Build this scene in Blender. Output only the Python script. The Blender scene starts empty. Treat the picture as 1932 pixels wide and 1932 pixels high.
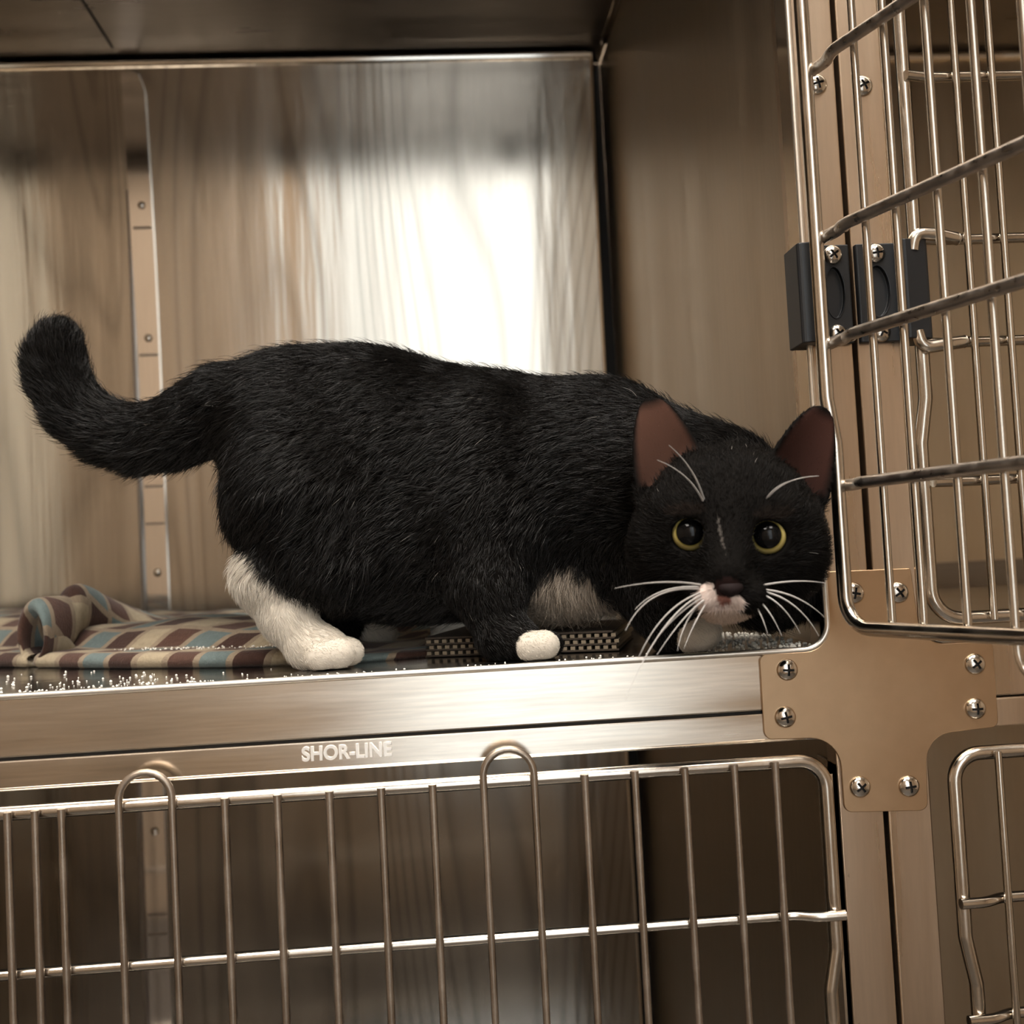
import bpy, bmesh, math, random
import numpy as np
from mathutils import Vector, Matrix
random.seed(7); rng = np.random.default_rng(7)
sc = bpy.context.scene
COL = sc.collection

# ------------------------------------------------------------------ camera
FPX, YAW, PITCH, ROLL, CD, CH = 2053.22, 0.069505, 0.0438575, -0.051791, 0.5586825, 0.0543922
cy, sy = math.cos(YAW), math.sin(YAW); cp, sp = math.cos(PITCH), math.sin(PITCH)
FW = np.array([sy*cp, cy*cp, sp]); rt = np.array([cy, -sy, 0.0]); up = np.cross(rt, FW)
cr, sr = math.cos(ROLL), math.sin(ROLL)
RT = cr*rt + sr*up; UP = -sr*rt + cr*up
CAM = np.array([0.0, -CD, CH])
cam = bpy.data.cameras.new('camera'); camo = bpy.data.objects.new('camera', cam); COL.objects.link(camo)
camo.matrix_world = Matrix([[RT[0], UP[0], -FW[0], CAM[0]], [RT[1], UP[1], -FW[1], CAM[1]], [RT[2], UP[2], -FW[2], CAM[2]], [0, 0, 0, 1]])
cam.sensor_width = 36; cam.lens = FPX/1932*36; cam.clip_start = 0.01; cam.clip_end = 50
cam.dof.use_dof = True; cam.dof.focus_distance = 0.575; cam.dof.aperture_fstop = 9.0
sc.camera = camo
# ------------------------------------------------------------------ world, lights, exposure
w = bpy.data.worlds.new('world'); sc.world = w; w.use_nodes = True
w.node_tree.nodes['Background'].inputs[0].default_value = (1.0, 0.93, 0.85, 1)
w.node_tree.nodes['Background'].inputs[1].default_value = 0.05
sc.view_settings.view_transform = 'Standard'; sc.view_settings.look = 'None'
sc.view_settings.exposure = -0.12; sc.view_settings.gamma = 1.0
sc.view_settings.use_curve_mapping = False
sc.cycles.max_bounces = 10; sc.cycles.glossy_bounces = 8; sc.cycles.diffuse_bounces = 4
sc.cycles.sample_clamp_indirect = 6
CEIL_Z, WALL_Y, FLOOR_Z = 1.90, -2.3, -1.15
FUR_N = 260000
PANEL_E, WIN_E = 18.0, 1.6

def at(px, py, Y):
    """world point that stands at depth Y in the cage where a photo pixel looks"""
    v = FW + RT*((px-966)/FPX) - UP*((py-966)/FPX)
    return CAM + v*((Y+CD)/v[1])

# ------------------------------------------------------------------ materials
def nt_mat(name):
    m = bpy.data.materials.new(name); m.use_nodes = True
    nt = m.node_tree; b = nt.nodes['Principled BSDF']; return m, nt, b
def simple(name, col, rough=.5, metal=0, emit=0, coat=0, spec=None):
    m, nt, b = nt_mat(name)
    b.inputs['Base Color'].default_value = (*col, 1); b.inputs['Roughness'].default_value = rough; b.inputs['Metallic'].default_value = metal
    if emit: b.inputs['Emission Color'].default_value = (*col, 1); b.inputs['Emission Strength'].default_value = emit
    if coat: b.inputs['Coat Weight'].default_value = coat; b.inputs['Coat Roughness'].default_value = .03
    if spec is not None: b.inputs['Specular IOR Level'].default_value = spec
    return m
def node(nt, t, **kw):
    n = nt.nodes.new(t)
    for k, v in kw.items(): setattr(n, k, v)
    return n
def steel(name, col=(.62,.58,.53), rough=.25, stretch=(40,40,2), bump=.02, bdist=.002, var=.12, grain=0, rvar=.08, aniso=0, spots=0):
    """stainless sheet: stretched-noise brushing in colour, roughness and relief"""
    m, nt, b = nt_mat(name); L = nt.links.new
    b.inputs['Metallic'].default_value = 1
    tc = node(nt, 'ShaderNodeTexCoord'); mp = node(nt, 'ShaderNodeMapping'); L(tc.outputs['Object'], mp.inputs[0])
    mp.inputs['Scale'].default_value = stretch
    n1 = node(nt, 'ShaderNodeTexNoise'); n1.inputs['Scale'].default_value = 1; n1.inputs['Detail'].default_value = 5; L(mp.outputs[0], n1.inputs[0])
    mp2 = node(nt, 'ShaderNodeMapping'); L(tc.outputs['Object'], mp2.inputs[0]); mp2.inputs['Scale'].default_value = tuple(s*12 for s in stretch)
    n2 = node(nt, 'ShaderNodeTexNoise'); n2.inputs['Scale'].default_value = 1; n2.inputs['Detail'].default_value = 3; L(mp2.outputs[0], n2.inputs[0])
    mx = node(nt, 'ShaderNodeMath', operation='ADD'); L(n1.outputs[0], mx.inputs[0]); L(n2.outputs[0], mx.inputs[1])
    r = node(nt, 'ShaderNodeMapRange'); L(mx.outputs[0], r.inputs[0]); r.inputs[1].default_value = .7; r.inputs[2].default_value = 1.3
    r.inputs[3].default_value = 1-var; r.inputs[4].default_value = 1
    fac = r.outputs[0]
    if grain:
        # wood-like contour lines running up the sheet
        mp3 = node(nt, 'ShaderNodeMapping'); L(tc.outputs['Object'], mp3.inputs[0]); mp3.inputs['Scale'].default_value = (5.5, 5.5, .42)
        n3 = node(nt, 'ShaderNodeTexNoise'); n3.inputs['Scale'].default_value = 1; n3.inputs['Detail'].default_value = 1.2; n3.inputs['Distortion'].default_value = .35; L(mp3.outputs[0], n3.inputs[0])
        mu = node(nt, 'ShaderNodeMath', operation='MULTIPLY'); L(n3.outputs[0], mu.inputs[0]); mu.inputs[1].default_value = 26
        fr = node(nt, 'ShaderNodeMath', operation='FRACT'); L(mu.outputs[0], fr.inputs[0])
        cr_ = node(nt, 'ShaderNodeValToRGB'); L(fr.outputs[0], cr_.inputs[0])
        e = cr_.color_ramp.elements; e[0].position = 0; e[0].color = (1-grain,)*3+(1,); e[1].position = .28; e[1].color = (1,1,1,1)
        e2 = e.new(.8); e2.color = (1,1,1,1); e3 = e.new(1.0); e3.color = (1-grain,)*3+(1,)
        m2 = node(nt, 'ShaderNodeMath', operation='MULTIPLY'); L(fac, m2.inputs[0]); L(cr_.outputs[0], m2.inputs[1]); fac = m2.outputs[0]
    if spots:
        n4 = node(nt, 'ShaderNodeTexNoise'); n4.inputs['Scale'].default_value = 170; n4.inputs['Detail'].default_value = 2; L(tc.outputs['Object'], n4.inputs[0])
        r4 = node(nt, 'ShaderNodeMapRange'); L(n4.outputs[0], r4.inputs[0]); r4.inputs[1].default_value = .74; r4.inputs[2].default_value = .8; r4.inputs[3].default_value = 1; r4.inputs[4].default_value = 1-spots
        m3 = node(nt, 'ShaderNodeMath', operation='MULTIPLY'); L(fac, m3.inputs[0]); L(r4.outputs[0], m3.inputs[1]); fac = m3.outputs[0]
    mixc = node(nt, 'ShaderNodeMix', data_type='RGBA'); mixc.inputs['A'].default_value = (0,0,0,1); mixc.inputs['B'].default_value = (*col,1)
    L(fac, mixc.inputs['Factor']); L(mixc.outputs['Result'], b.inputs['Base Color'])
    rr = node(nt, 'ShaderNodeMapRange'); L(n1.outputs[0], rr.inputs[0]); rr.inputs[1].default_value = .3; rr.inputs[2].default_value = .7
    rr.inputs[3].default_value = max(.02, rough-rvar); rr.inputs[4].default_value = rough+rvar; L(rr.outputs[0], b.inputs['Roughness'])
    if bump:
        bp = node(nt, 'ShaderNodeBump'); bp.inputs['Strength'].default_value = bump; bp.inputs['Distance'].default_value = bdist
        L(n1.outputs[0], bp.inputs['Height']); L(bp.outputs[0], b.inputs['Normal'])
    return m
M = {}
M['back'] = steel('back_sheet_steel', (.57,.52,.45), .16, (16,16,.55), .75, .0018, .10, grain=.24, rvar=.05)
M['side'] = steel('side_sheet_steel', (.57,.48,.36), .36, (30,30,2), .3, .001, .10, rvar=.05)
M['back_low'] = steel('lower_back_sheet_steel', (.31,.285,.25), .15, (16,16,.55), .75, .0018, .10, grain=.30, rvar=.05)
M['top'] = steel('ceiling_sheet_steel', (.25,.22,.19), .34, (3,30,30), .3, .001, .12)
M['floor'] = steel('floor_sheet_steel', (.34,.33,.32), .17, (4,30,30), .3, .001, .2, spots=.4)
M['rail'] = steel('rail_steel', (.80,.72,.62), .22, (2.5,50,50), .4, .0006, .22, rvar=.08, spots=.3)
M['post'] = steel('post_steel', (.66,.53,.40), .30, (40,40,3), .3, .0006, .10, spots=.35)
M['plate'] = steel('plate_steel', (.60,.43,.275), .33, (9,9,9), .15, .0006, .08)
M['strip'] = steel('strip_steel', (.72,.69,.66), .06, (30,30,2), .1, .0006, .08, rvar=.02)
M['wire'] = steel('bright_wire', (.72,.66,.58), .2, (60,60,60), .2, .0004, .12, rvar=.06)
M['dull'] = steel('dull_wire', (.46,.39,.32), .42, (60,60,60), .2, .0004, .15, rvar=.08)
M['weld'] = steel('worn_wire', (.60,.55,.50), .34, (220,220,220), .4, .0005, .22, rvar=.1, spots=.25)
M['screw'] = simple('screw_steel', (.70,.65,.58), .16, 1)
M['dark'] = simple('dark_gap', (.012,.011,.010), .7)
M['black'] = simple('black_plastic', (.010,.0115,.0135), .42)
M['edge'] = simple('polished_edge', (.85,.80,.72), .12, 1)
M['lip'] = simple('polished_lip_steel', (.95,.90,.82), .38, 1)
M['letter'] = simple('raised_letter_steel', (.90,.87,.82), .35, .6)
M['head'] = simple('header_inner_steel', (.62,.54,.44), .6, .1)
M['wall'] = simple('tan_wall_paint', (.46,.365,.27), .75)
M['roomfloor'] = simple('room_floor_vinyl', (.085,.075,.065), .5)
M['ceil'] = simple('ceiling_paint', (.70,.66,.60), .8)
M['lamp'] = simple('lamp_diffuser', (1.0,.925,.845), .5, emit=PANEL_E)
M['lampframe'] = simple('lamp_frame', (.6,.6,.6), .4)
M['win'] = simple('frosted_lit_glass', (.84,.93,1.0), .5, emit=WIN_E)
M['win2'] = simple('added_dim_glow_glass', (.78,.90,1.0), .5, emit=.62)
M['doorframe'] = simple('dark_frame', (.05,.045,.04), .5)

# ------------------------------------------------------------------ mesh helpers
class MB:
    def __init__(s): s.v = []; s.f = []
    def add(s, vs, fs):
        o = len(s.v); s.v += [tuple(map(float, p)) for p in vs]; s.f += [tuple(i+o for i in f) for f in fs]; return s
    def box(s, x0, x1, y0, y1, z0, z1, b=0):
        if b <= 0:
            vs = [(x,y,z) for x in (x0,x1) for y in (y0,y1) for z in (z0,z1)]
            return s.add(vs, [(0,1,3,2),(4,6,7,5),(0,4,5,1),(2,3,7,6),(0,2,6,4),(1,5,7,3)])
        bm = bmesh.new(); bmesh.ops.create_cube(bm, size=1)
        bmesh.ops.scale(bm, vec=(x1-x0, y1-y0, z1-z0), verts=bm.verts); bmesh.ops.translate(bm, vec=((x0+x1)/2,(y0+y1)/2,(z0+z1)/2), verts=bm.verts)
        bmesh.ops.bevel(bm, geom=bm.edges[:], offset=b, segments=2, affect='EDGES', profile=.5)
        bm.verts.index_update(); s.add([v.co[:] for v in bm.verts], [[v.index for v in f.verts] for f in bm.faces]); bm.free(); return s
    def tube(s, pts, r, n=10, closed=False, cap=True):
        P = [Vector(p) for p in pts]; m = len(P)
        rs = r if hasattr(r, '__len__') else [r]*m
        T = []
        for i in range(m):
            if closed: t = P[(i+1) % m]-P[i-1]
            else: t = P[min(i+1, m-1)]-P[max(i-1, 0)]
            T.append(t.normalized())
        u = T[0].orthogonal().normalized(); vs = []
        for i in range(m):
            u = (u - T[i]*u.dot(T[i])).normalized(); w_ = T[i].cross(u)
            for k in range(n):
                a = 2*math.pi*k/n; vs.append(P[i]+(u*math.cos(a)+w_*math.sin(a))*rs[i])
        fs = []
        for i in range(m if closed else m-1):
            j = (i+1) % m
            for k in range(n): fs.append((i*n+k, i*n+(k+1) % n, j*n+(k+1) % n, j*n+k))
        if cap and not closed: fs += [tuple(range(n-1,-1,-1)), tuple((m-1)*n+k for k in range(n))]
        return s.add(vs, fs)
    def prism(s, poly, a0, a1, axis='y'):
        n = len(poly)
        def mk(p, a): return (p[0], a, p[1]) if axis == 'y' else ((p[0], p[1], a) if axis == 'z' else (a, p[0], p[1]))
        vs = [mk(p, a0) for p in poly]+[mk(p, a1) for p in poly]
        return s.add(vs, [tuple(range(n)), tuple(range(2*n-1, n-1, -1))]+[(i, i+n, (i+1) % n+n, (i+1) % n) for i in range(n)])
    def lathe(s, prof, c=(0,0,0), n=16, axis='y'):
        vs = []; m = len(prof)
        for (r, h) in prof:
            for k in range(n):
                a = 2*math.pi*k/n; x, z = r*math.cos(a), r*math.sin(a)
                vs.append((c[0]+x, c[1]+h, c[2]+z) if axis == 'y' else (c[0]+x, c[1]+z, c[2]+h))
        fs = [(i*n+k, i*n+(k+1) % n, (i+1)*n+(k+1) % n, (i+1)*n+k) for i in range(m-1) for k in range(n)]
        fs += [tuple(range(n-1,-1,-1)), tuple((m-1)*n+k for k in range(n))]
        return s.add(vs, fs)
    def mesh(s, name, smooth=False, origin=(0,0,0)):
        me = bpy.data.meshes.new(name); o = origin
        me.from_pydata([(x-o[0], y-o[1], z-o[2]) for x, y, z in s.v], [], s.f); me.update()
        bm = bmesh.new(); bm.from_mesh(me); bmesh.ops.recalc_face_normals(bm, faces=bm.faces); bm.to_mesh(me); bm.free()
        if smooth:
            me.polygons.foreach_set('use_smooth', [True]*len(me.polygons))
            if smooth != 'all':
                me.set_sharp_from_angle(angle=math.radians(40))
        return me
def link(name, me, mat, parent=None):
    o = bpy.data.objects.new(name, me); COL.objects.link(o)
    if mat is not None: me.materials.append(mat)
    if parent: o.parent = parent
    return o
def wloc(o):
    v = Vector((0,0,0))
    while o: v += Vector(o.location); o = o.parent
    return v
def part(name, mb, mat, parent, smooth=True, label=None, bev=0):
    """mesh built in world coordinates, hung under its parent (parents here are never rotated)"""
    me = mb.mesh(name, smooth, wloc(parent)); o = link(name, me, mat, parent)
    if label: o['label'] = label
    if bev:
        b = o.modifiers.new('b', 'BEVEL'); b.width = bev; b.segments = 2; b.limit_method = 'ANGLE'; b.angle_limit = math.radians(50)
    return o
def thing(name, label, cat, loc=(0,0,0), rz=0, group=None):
    o = bpy.data.objects.new(name, None); COL.objects.link(o); o.location = loc; o.rotation_euler = (0,0,rz)
    o['label'] = label; o['category'] = cat; o.empty_display_size = .02
    if group: o['group'] = group
    return o
def struct(name, mb, mat, parent=None, smooth=False):
    me = mb.mesh(name, smooth); o = link(name, me, mat, parent)
    if not parent: o['kind'] = 'structure'
    return o
def fillet(pts, r, n=6):
    """round the inner corners of a polyline; r may be one radius per inner corner"""
    P = [Vector(p) for p in pts]; out = [P[0]]
    for i in range(1, len(P)-1):
        ri = r[i-1] if hasattr(r, '__len__') else r
        a, b, c = P[i-1], P[i], P[i+1]; d1 = (a-b).normalized(); d2 = (c-b).normalized()
        ang = d1.angle(d2)
        if ri <= 0 or ang > 3.1: out.append(b); continue
        t = ri/math.tan(ang/2); cen = b+(d1+d2).normalized()*(ri/math.sin(ang/2))
        s0 = b+d1*t-cen; s1 = b+d2*t-cen
        tot = s0.angle(s1)
        for k in range(n+1):
            f = k/n; out.append(cen+(s0*math.sin((1-f)*tot)+s1*math.sin(f*tot))/math.sin(tot))
    out.append(P[-1]); return out
def fillet2(poly, rads, n=6):
    """closed 2-D polygon with rounded corners"""
    out = []; m = len(poly)
    for i in range(m):
        r = rads[i]; b = Vector((*poly[i], 0))
        if r <= 0: out.append(poly[i]); continue
        seg = fillet([(*poly[i-1], 0), b, (*poly[(i+1) % m], 0)], r, n)[1:-1]
        out += [(p.x, p.y) for p in seg]
    return out
def evaluated(o):
    dg = bpy.context.evaluated_depsgraph_get(); me = bpy.data.meshes.new_from_object(o.evaluated_get(dg)); return me
def boolean_cut(me, cutters):
    a = bpy.data.objects.new('tmp_a', me); COL.objects.link(a); tmp = []
    for c in cutters:
        b = bpy.data.objects.new('tmp_b', c); COL.objects.link(b); tmp.append(b)
        md = a.modifiers.new('c', 'BOOLEAN'); md.operation = 'DIFFERENCE'; md.solver = 'EXACT'; md.object = b
    bpy.context.view_layer.update(); r = evaluated(a)
    for t in tmp+[a]: bpy.data.objects.remove(t)
    return r

# ------------------------------------------------------------------ the room (seen only in the steel)
struct('floor', MB().box(-2.6,2.6,WALL_Y,.75,FLOOR_Z-.05,FLOOR_Z), M['roomfloor'])
struct('ceiling', MB().box(-2.6,2.6,WALL_Y,.75,CEIL_Z,CEIL_Z+.05), M['ceil'])
struct('wall_back', MB().box(-2.6,2.6,.75,.80,FLOOR_Z,CEIL_Z), M['wall'])
struct('wall_left', MB().box(-2.65,-2.6,WALL_Y,.75,FLOOR_Z,CEIL_Z), M['wall'])
struct('wall_right', MB().box(2.6,2.65,WALL_Y,.75,FLOOR_Z,CEIL_Z), M['wall'])
WX0, WX1, WZ0, WZ1 = -.13, .56, -.62, 1.70
fw_ = MB(); fw_.box(-2.6,WX0-.03,WALL_Y-.05,WALL_Y,FLOOR_Z,CEIL_Z).box(WX1+.03,2.6,WALL_Y-.05,WALL_Y,FLOOR_Z,CEIL_Z)
fw_.box(WX0-.03,WX1+.03,WALL_Y-.05,WALL_Y,FLOOR_Z,WZ0-.03).box(WX0-.03,WX1+.03,WALL_Y-.05,WALL_Y,WZ1+.03,CEIL_Z)
struct('wall_front', fw_, M['wall'])
win = struct('window_1', MB().box(WX0-.03,WX0,WALL_Y-.05,WALL_Y+.02,WZ0-.03,WZ1+.03).box(WX1,WX1+.03,WALL_Y-.05,WALL_Y+.02,WZ0-.03,WZ1+.03)
    .box(WX0,WX1,WALL_Y-.05,WALL_Y+.02,WZ0-.03,WZ0).box(WX0,WX1,WALL_Y-.05,WALL_Y+.02,WZ1,WZ1+.03), M['lampframe'])
link('pane', MB().box(WX0,WX1,WALL_Y-.03,WALL_Y-.02,WZ0,WZ1).mesh('pane'), M['win'], win)
struct('added_window_2', MB().box(-.40,-.385,WALL_Y,WALL_Y+.02,.15,1.73).box(-.175,-.16,WALL_Y,WALL_Y+.02,.15,1.73).box(-.385,-.175,WALL_Y,WALL_Y+.02,.15,.165).box(-.385,-.175,WALL_Y,WALL_Y+.02,1.715,1.73), M['lampframe'])  # added dim glowing window, kept high, for a grey zone reflected in the back sheet
link('pane', MB().box(-.385,-.175,WALL_Y+.002,WALL_Y+.010,.165,1.715).mesh('pane'), M['win2'], bpy.data.objects['added_window_2'])
dr = struct('door_1', MB().box(-1.25,-1.17,WALL_Y,WALL_Y+.05,FLOOR_Z,1.1).box(-.83,-.75,WALL_Y,WALL_Y+.05,FLOOR_Z,1.1).box(-1.17,-.83,WALL_Y,WALL_Y+.05,1.02,1.1), M['doorframe'])
for i, (x, y, lb) in enumerate([(.55,-1.15,'square ceiling lamp nearer the right wall of the room'), (-.75,-1.15,'square ceiling lamp nearer the left wall of the room'), (-.10,-.66+.02,'added square ceiling lamp straight above the photographer')]):  # third lamp is added to lift highlights on lip, rods and fur
    t = thing('ceiling_lamp', lb, 'lamp', (x,y,CEIL_Z-.03), group='ceiling lamps behind the photographer')
    part('frame', MB().box(x-.32,x-.30,y-.62,y+.62,CEIL_Z-.03,CEIL_Z).box(x+.30,x+.32,y-.62,y+.62,CEIL_Z-.03,CEIL_Z).box(x-.3,x+.3,y-.62,y-.60,CEIL_Z-.03,CEIL_Z).box(x-.3,x+.3,y+.60,y+.62,CEIL_Z-.03,CEIL_Z), M['lampframe'], t, False)
    part('diffuser', MB().box(x-.30,x+.30,y-.60,y+.60,CEIL_Z-.02,CEIL_Z-.012), M['lamp'], t, False)

# ------------------------------------------------------------------ cages
X0, XR, XP = -.60, .2015, .2256        # left jamb, right jamb, joint between the two posts
DEPTH, HT, HB = .600, .596, -.655
def yb(z):                              # the big back sheet is slightly dished: its top leans forward
    k = .17
    if z > .22: return DEPTH-k*(z-.22)**2
    if z < -.06: return DEPTH
    return DEPTH
def back_sheet(x0, x1, z0, z1, dy=0, th=.003, nz=28):
    mb = MB(); vs = []; fs = []
    for i in range(nz+1):
        z = z0+(z1-z0)*i/nz; y = yb(z)+dy
        for x, yy in ((x0,y),(x1,y),(x1,y+th),(x0,y+th)): vs.append((x,yy,z))
    for i in range(nz):
        for k in range(4):
            fs.append((i*4+k, i*4+(k+1) % 4, i*4+4+(k+1) % 4, i*4+4+k))
    fs += [(3,2,1,0), tuple(nz*4+k for k in range(4))]
    return mb.add(vs, fs)
def rivet(p, r=.0042, h=.0022, parent=None, name='rivet'):
    return part(name, MB().lathe([(r,0),(r*.95,-h*.35),(r*.7,-h*.8),(r*.25,-h),(.0001,-h)], p, 12), M['screw'], parent)

def shell(t, x0, x1, z0, z1, div=None, bm_='back'):
    """folded steel box of one cage, open at the front"""
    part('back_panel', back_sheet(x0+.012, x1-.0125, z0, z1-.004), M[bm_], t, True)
    part('back_gap', MB().box(x0, x1+.003, DEPTH+.016, DEPTH+.019, z0-.003, z1+.003), M['dark'], t, False, 'dark recessed joint behind the back panel')
    part('back_edge_trim', MB().tube([(x1-.0125, yb(z)-.001, z) for z in np.linspace(z0, z1-.004, 12)], .0014, 8), M['edge'], t, True, 'polished edge of the back panel')
    part('top_edge_trim', MB().tube([(x0+.012, yb(z1-.006)-.002, z1-.006), (x1-.0125, yb(z1-.006)-.002, z1-.006)], .003, 8), M['edge'], t, True, 'pale lip along the top of the back panel')
    part('side_panel', MB().box(x1+.003, x1+.006, .012, DEPTH+.015, z0, z1), M['side'], t, False)
    part('side_panel', MB().box(x0-.006, x0-.003, .012, DEPTH+.015, z0, z1), M['side'], t, False)
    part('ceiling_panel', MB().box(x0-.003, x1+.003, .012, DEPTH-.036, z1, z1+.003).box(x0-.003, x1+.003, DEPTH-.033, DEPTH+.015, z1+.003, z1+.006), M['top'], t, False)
    part('ceiling_seam', MB().tube([(x1-.004,.03,z1-.001),(x1-.004,DEPTH-.04,z1-.001)], .0012, 6), M['edge'], t, True, 'pale seam between ceiling panel and side panel')
    if div:
        part('ceiling_slot', MB().box(div-.002, div, .03, DEPTH-.05, z1-.0012, z1), M['dark'], t, False)
        poly = fillet2([(div,z0+.002),(div+.023,z0+.002),(div+.023,z1-.0145),(div,z1-.0145)], [0,0,.006,0])
        # divider channel follows the dish of the back panel
        mb = MB(); zs = np.linspace(z0+.002, z1-.0145, 30); vs = []; fs = []
        for z in zs:
            e = max(0, z-(z1-.0205)); xr = div+.023-(.006-math.sqrt(max(0,.006**2-e**2)))
            y = yb(z)
            for x, yy in ((div, y-.0045),(xr,y-.0045),(xr,y),(div,y)): vs.append((x,yy,z))
        for i in range(len(zs)-1):
            for k in range(4): fs.append((i*4+k, i*4+(k+1) % 4, i*4+4+(k+1) % 4, i*4+4+k))
        fs += [(3,2,1,0), tuple((len(zs)-1)*4+k for k in range(4))]
        ch = part('divider_channel', mb.add(vs, fs), M['strip'], t, True, 'bright narrow divider channel with rivets')
        ed = part('channel_edge', MB().box(div-.003, div, DEPTH-.010, DEPTH, z0, z1-.10), M['top'], ch, False)
        for z in (.4445,.3057,.177,.06) if z1 > 0 else (-.205,-.34,-.42,-.55):
            rivet((div+.013, yb(z)-.0045, z), parent=ch)
        for z in (.42,.287,.149,.110) if z1 > 0 else (-.29,-.31,-.47):
            part('notch', MB().box(div+.003, div+.022, yb(z)-.0056, yb(z)-.004, z, z+.0022), M['top'], ch, False)

# upper left
c1 = thing('cat_cage', 'open upper left stainless steel cage with the cat standing in it', 'cage', (-.2,0,0))
shell(c1, X0, XR, 0, HT, -.3045)
part('floor_panel', MB().box(X0-.003, XR+.003, .004, DEPTH+.015, -.003, 0), M['floor'], c1, False)
XPL = .1800
part('front_rail', MB().box(X0-.02, XPL, 0, .010, -.0305, -.0012), M['rail'], c1, False, bev=.0009)
part('post', MB().box(XR, XP-.0013, 0, .014, -.005, HT+.02).box(XR,XR+.0015,.0,.03,-.005,HT+.02), M['post'], c1, True, bev=.0012)
part('header', MB().box(X0-.02, XR, 0, .014, HT-.016, HT+.03).box(X0-.02,XR,.0,.03,HT-.018,HT-.016), M['head'], c1, False)
part('post', MB().box(X0-.024, X0, 0, .014, -.005, HT+.03), M['post'], c1, True)
# polished lip that runs along the floor edge, round the lower corner and up the jamb
lip = fillet([(X0,-.0002,-.0003),(XR-.0006,-.0002,-.0003),(XR-.0006,-.0002,HT-.01)], .0135, 10)
part('opening_lip', MB().tube(lip, .0017, 10), M['lip'], c1, True, 'bright polished lip round the cage opening')
part('jamb_flange', MB().box(XR-.0004, XR+.0008, .0, .022, .013, HT-.012), M['edge'], c1, False)
# lower left
c2 = thing('cat_cage', 'closed lower left stainless steel cage behind the barred door', 'cage', (-.2,0,HB))
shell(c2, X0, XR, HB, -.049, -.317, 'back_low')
part('floor_panel', MB().box(X0-.003, XR+.003, .004, DEPTH+.015, HB-.003, HB), M['floor'], c2, False)
rl = part('front_rail', MB().box(X0-.02, .180, -.0004, .010, -.0462, -.0318), M['rail'], c2, False, bev=.0009)
part('rail_seam', MB().box(X0-.02, .180, .002, .009, -.0320, -.0306), M['dark'], c2, False)
part('rail_lip', MB().tube([(X0,-.0002,-.0458),(.186,-.0002,-.0458)], .0009, 8), M['edge'], c2, True)
part('post', MB().box(XR-.0005, XP-.0013, 0, .014, HB, -.0305).box(XR-.0005,XR+.001,0,.03,HB,-.06), M['post'], c2, True, bev=.0012)
part('post', MB().box(X0-.024, X0, 0, .014, HB, -.0305), M['post'], c2, True)
part('jamb_flange', MB().box(XR-.003, XR-.0015, .004, .024, HB, -.066), M['edge'], c2, False)
# upper right / lower right
XR2, XW2 = .2505, .98
c3 = thing('cat_cage', 'closed upper right steel cage, beige inside, behind two barred doors', 'cage', (.6,0,0))
c4 = thing('cat_cage', 'closed lower right steel cage beside the cross-shaped plate', 'cage', (.6,0,HB))
for t, z0, z1 in ((c3,0,HT),(c4,HB,-.0470)):
    part('back_panel', MB().box(XR2, XW2, DEPTH, DEPTH+.003, z0, z1), M['side'], t, False)
    part('side_panel', MB().box(XR2-.006, XR2-.003, .012, DEPTH, z0, z1), M['side'], t, False)
    part('side_panel', MB().box(XW2, XW2+.003, .012, DEPTH, z0, z1), M['side'], t, False)
    part('ceiling_panel', MB().box(XR2-.003, XW2, .012, DEPTH, z1, z1+.003), M['top'], t, False)
    part('back_lip', MB().tube([(XR2,DEPTH-.003,z1-.006),(XW2,DEPTH-.003,z1-.006)], .004, 8), M['strip'], t)
    part('floor_panel', MB().box(XR2-.003, XW2, .004, DEPTH, z0-.003, z0), M['floor'] if z0 < 0 else M['side'], t, False)
    part('floor_cove', MB().box(XR2, XW2, DEPTH-.006, DEPTH-.001, z0, z0+.022).box(XR2,XW2,DEPTH-.004,DEPTH-.0005,z0+.022,z0+.027), M['top'], t, False)
part('post', MB().box(XP+.0013, XR2, 0, .014, -.005, HT+.02).box(XR2-.0015,XR2,0,.03,-.005,HT), M['post'], c3, True, bev=.0012)
part('front_rail', MB().box(.262, XW2+.02, 0, .010, -.0305, -.0012), M['post'], c3, False, bev=.0009)
part('header', MB().box(XR2, XW2+.02, 0, .014, HT-.012, HT+.03), M['rail'], c3, False)
part('opening_lip', MB().tube(fillet([(XR2,0,HT-.02),(XR2,0,-.0003),(XW2,0,-.0003)], .0135, 8), .0010, 8), M['edge'], c3)
part('post', MB().box(XP+.0013, XR2-.0005, 0, .014, HB, -.0305).box(XR2-.002,XR2-.0005,0,.03,HB,-.06), M['post'], c4, True, bev=.0012)
part('front_rail', MB().box(.262, XW2+.02, -.0004, .010, -.0462, -.0312), M['post'], c4, False, bev=.0009)
# dark joint behind the paired posts belongs to the left cages
part('post_gap', MB().box(XP-.0013, XP+.0013, .012, .0145, -.005, HT+.02), M['dark'], c1, False)
part('post_gap', MB().box(XP-.0013, XP+.0013, .012, .0145, HB, -.0305), M['dark'], c2, False)

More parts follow.
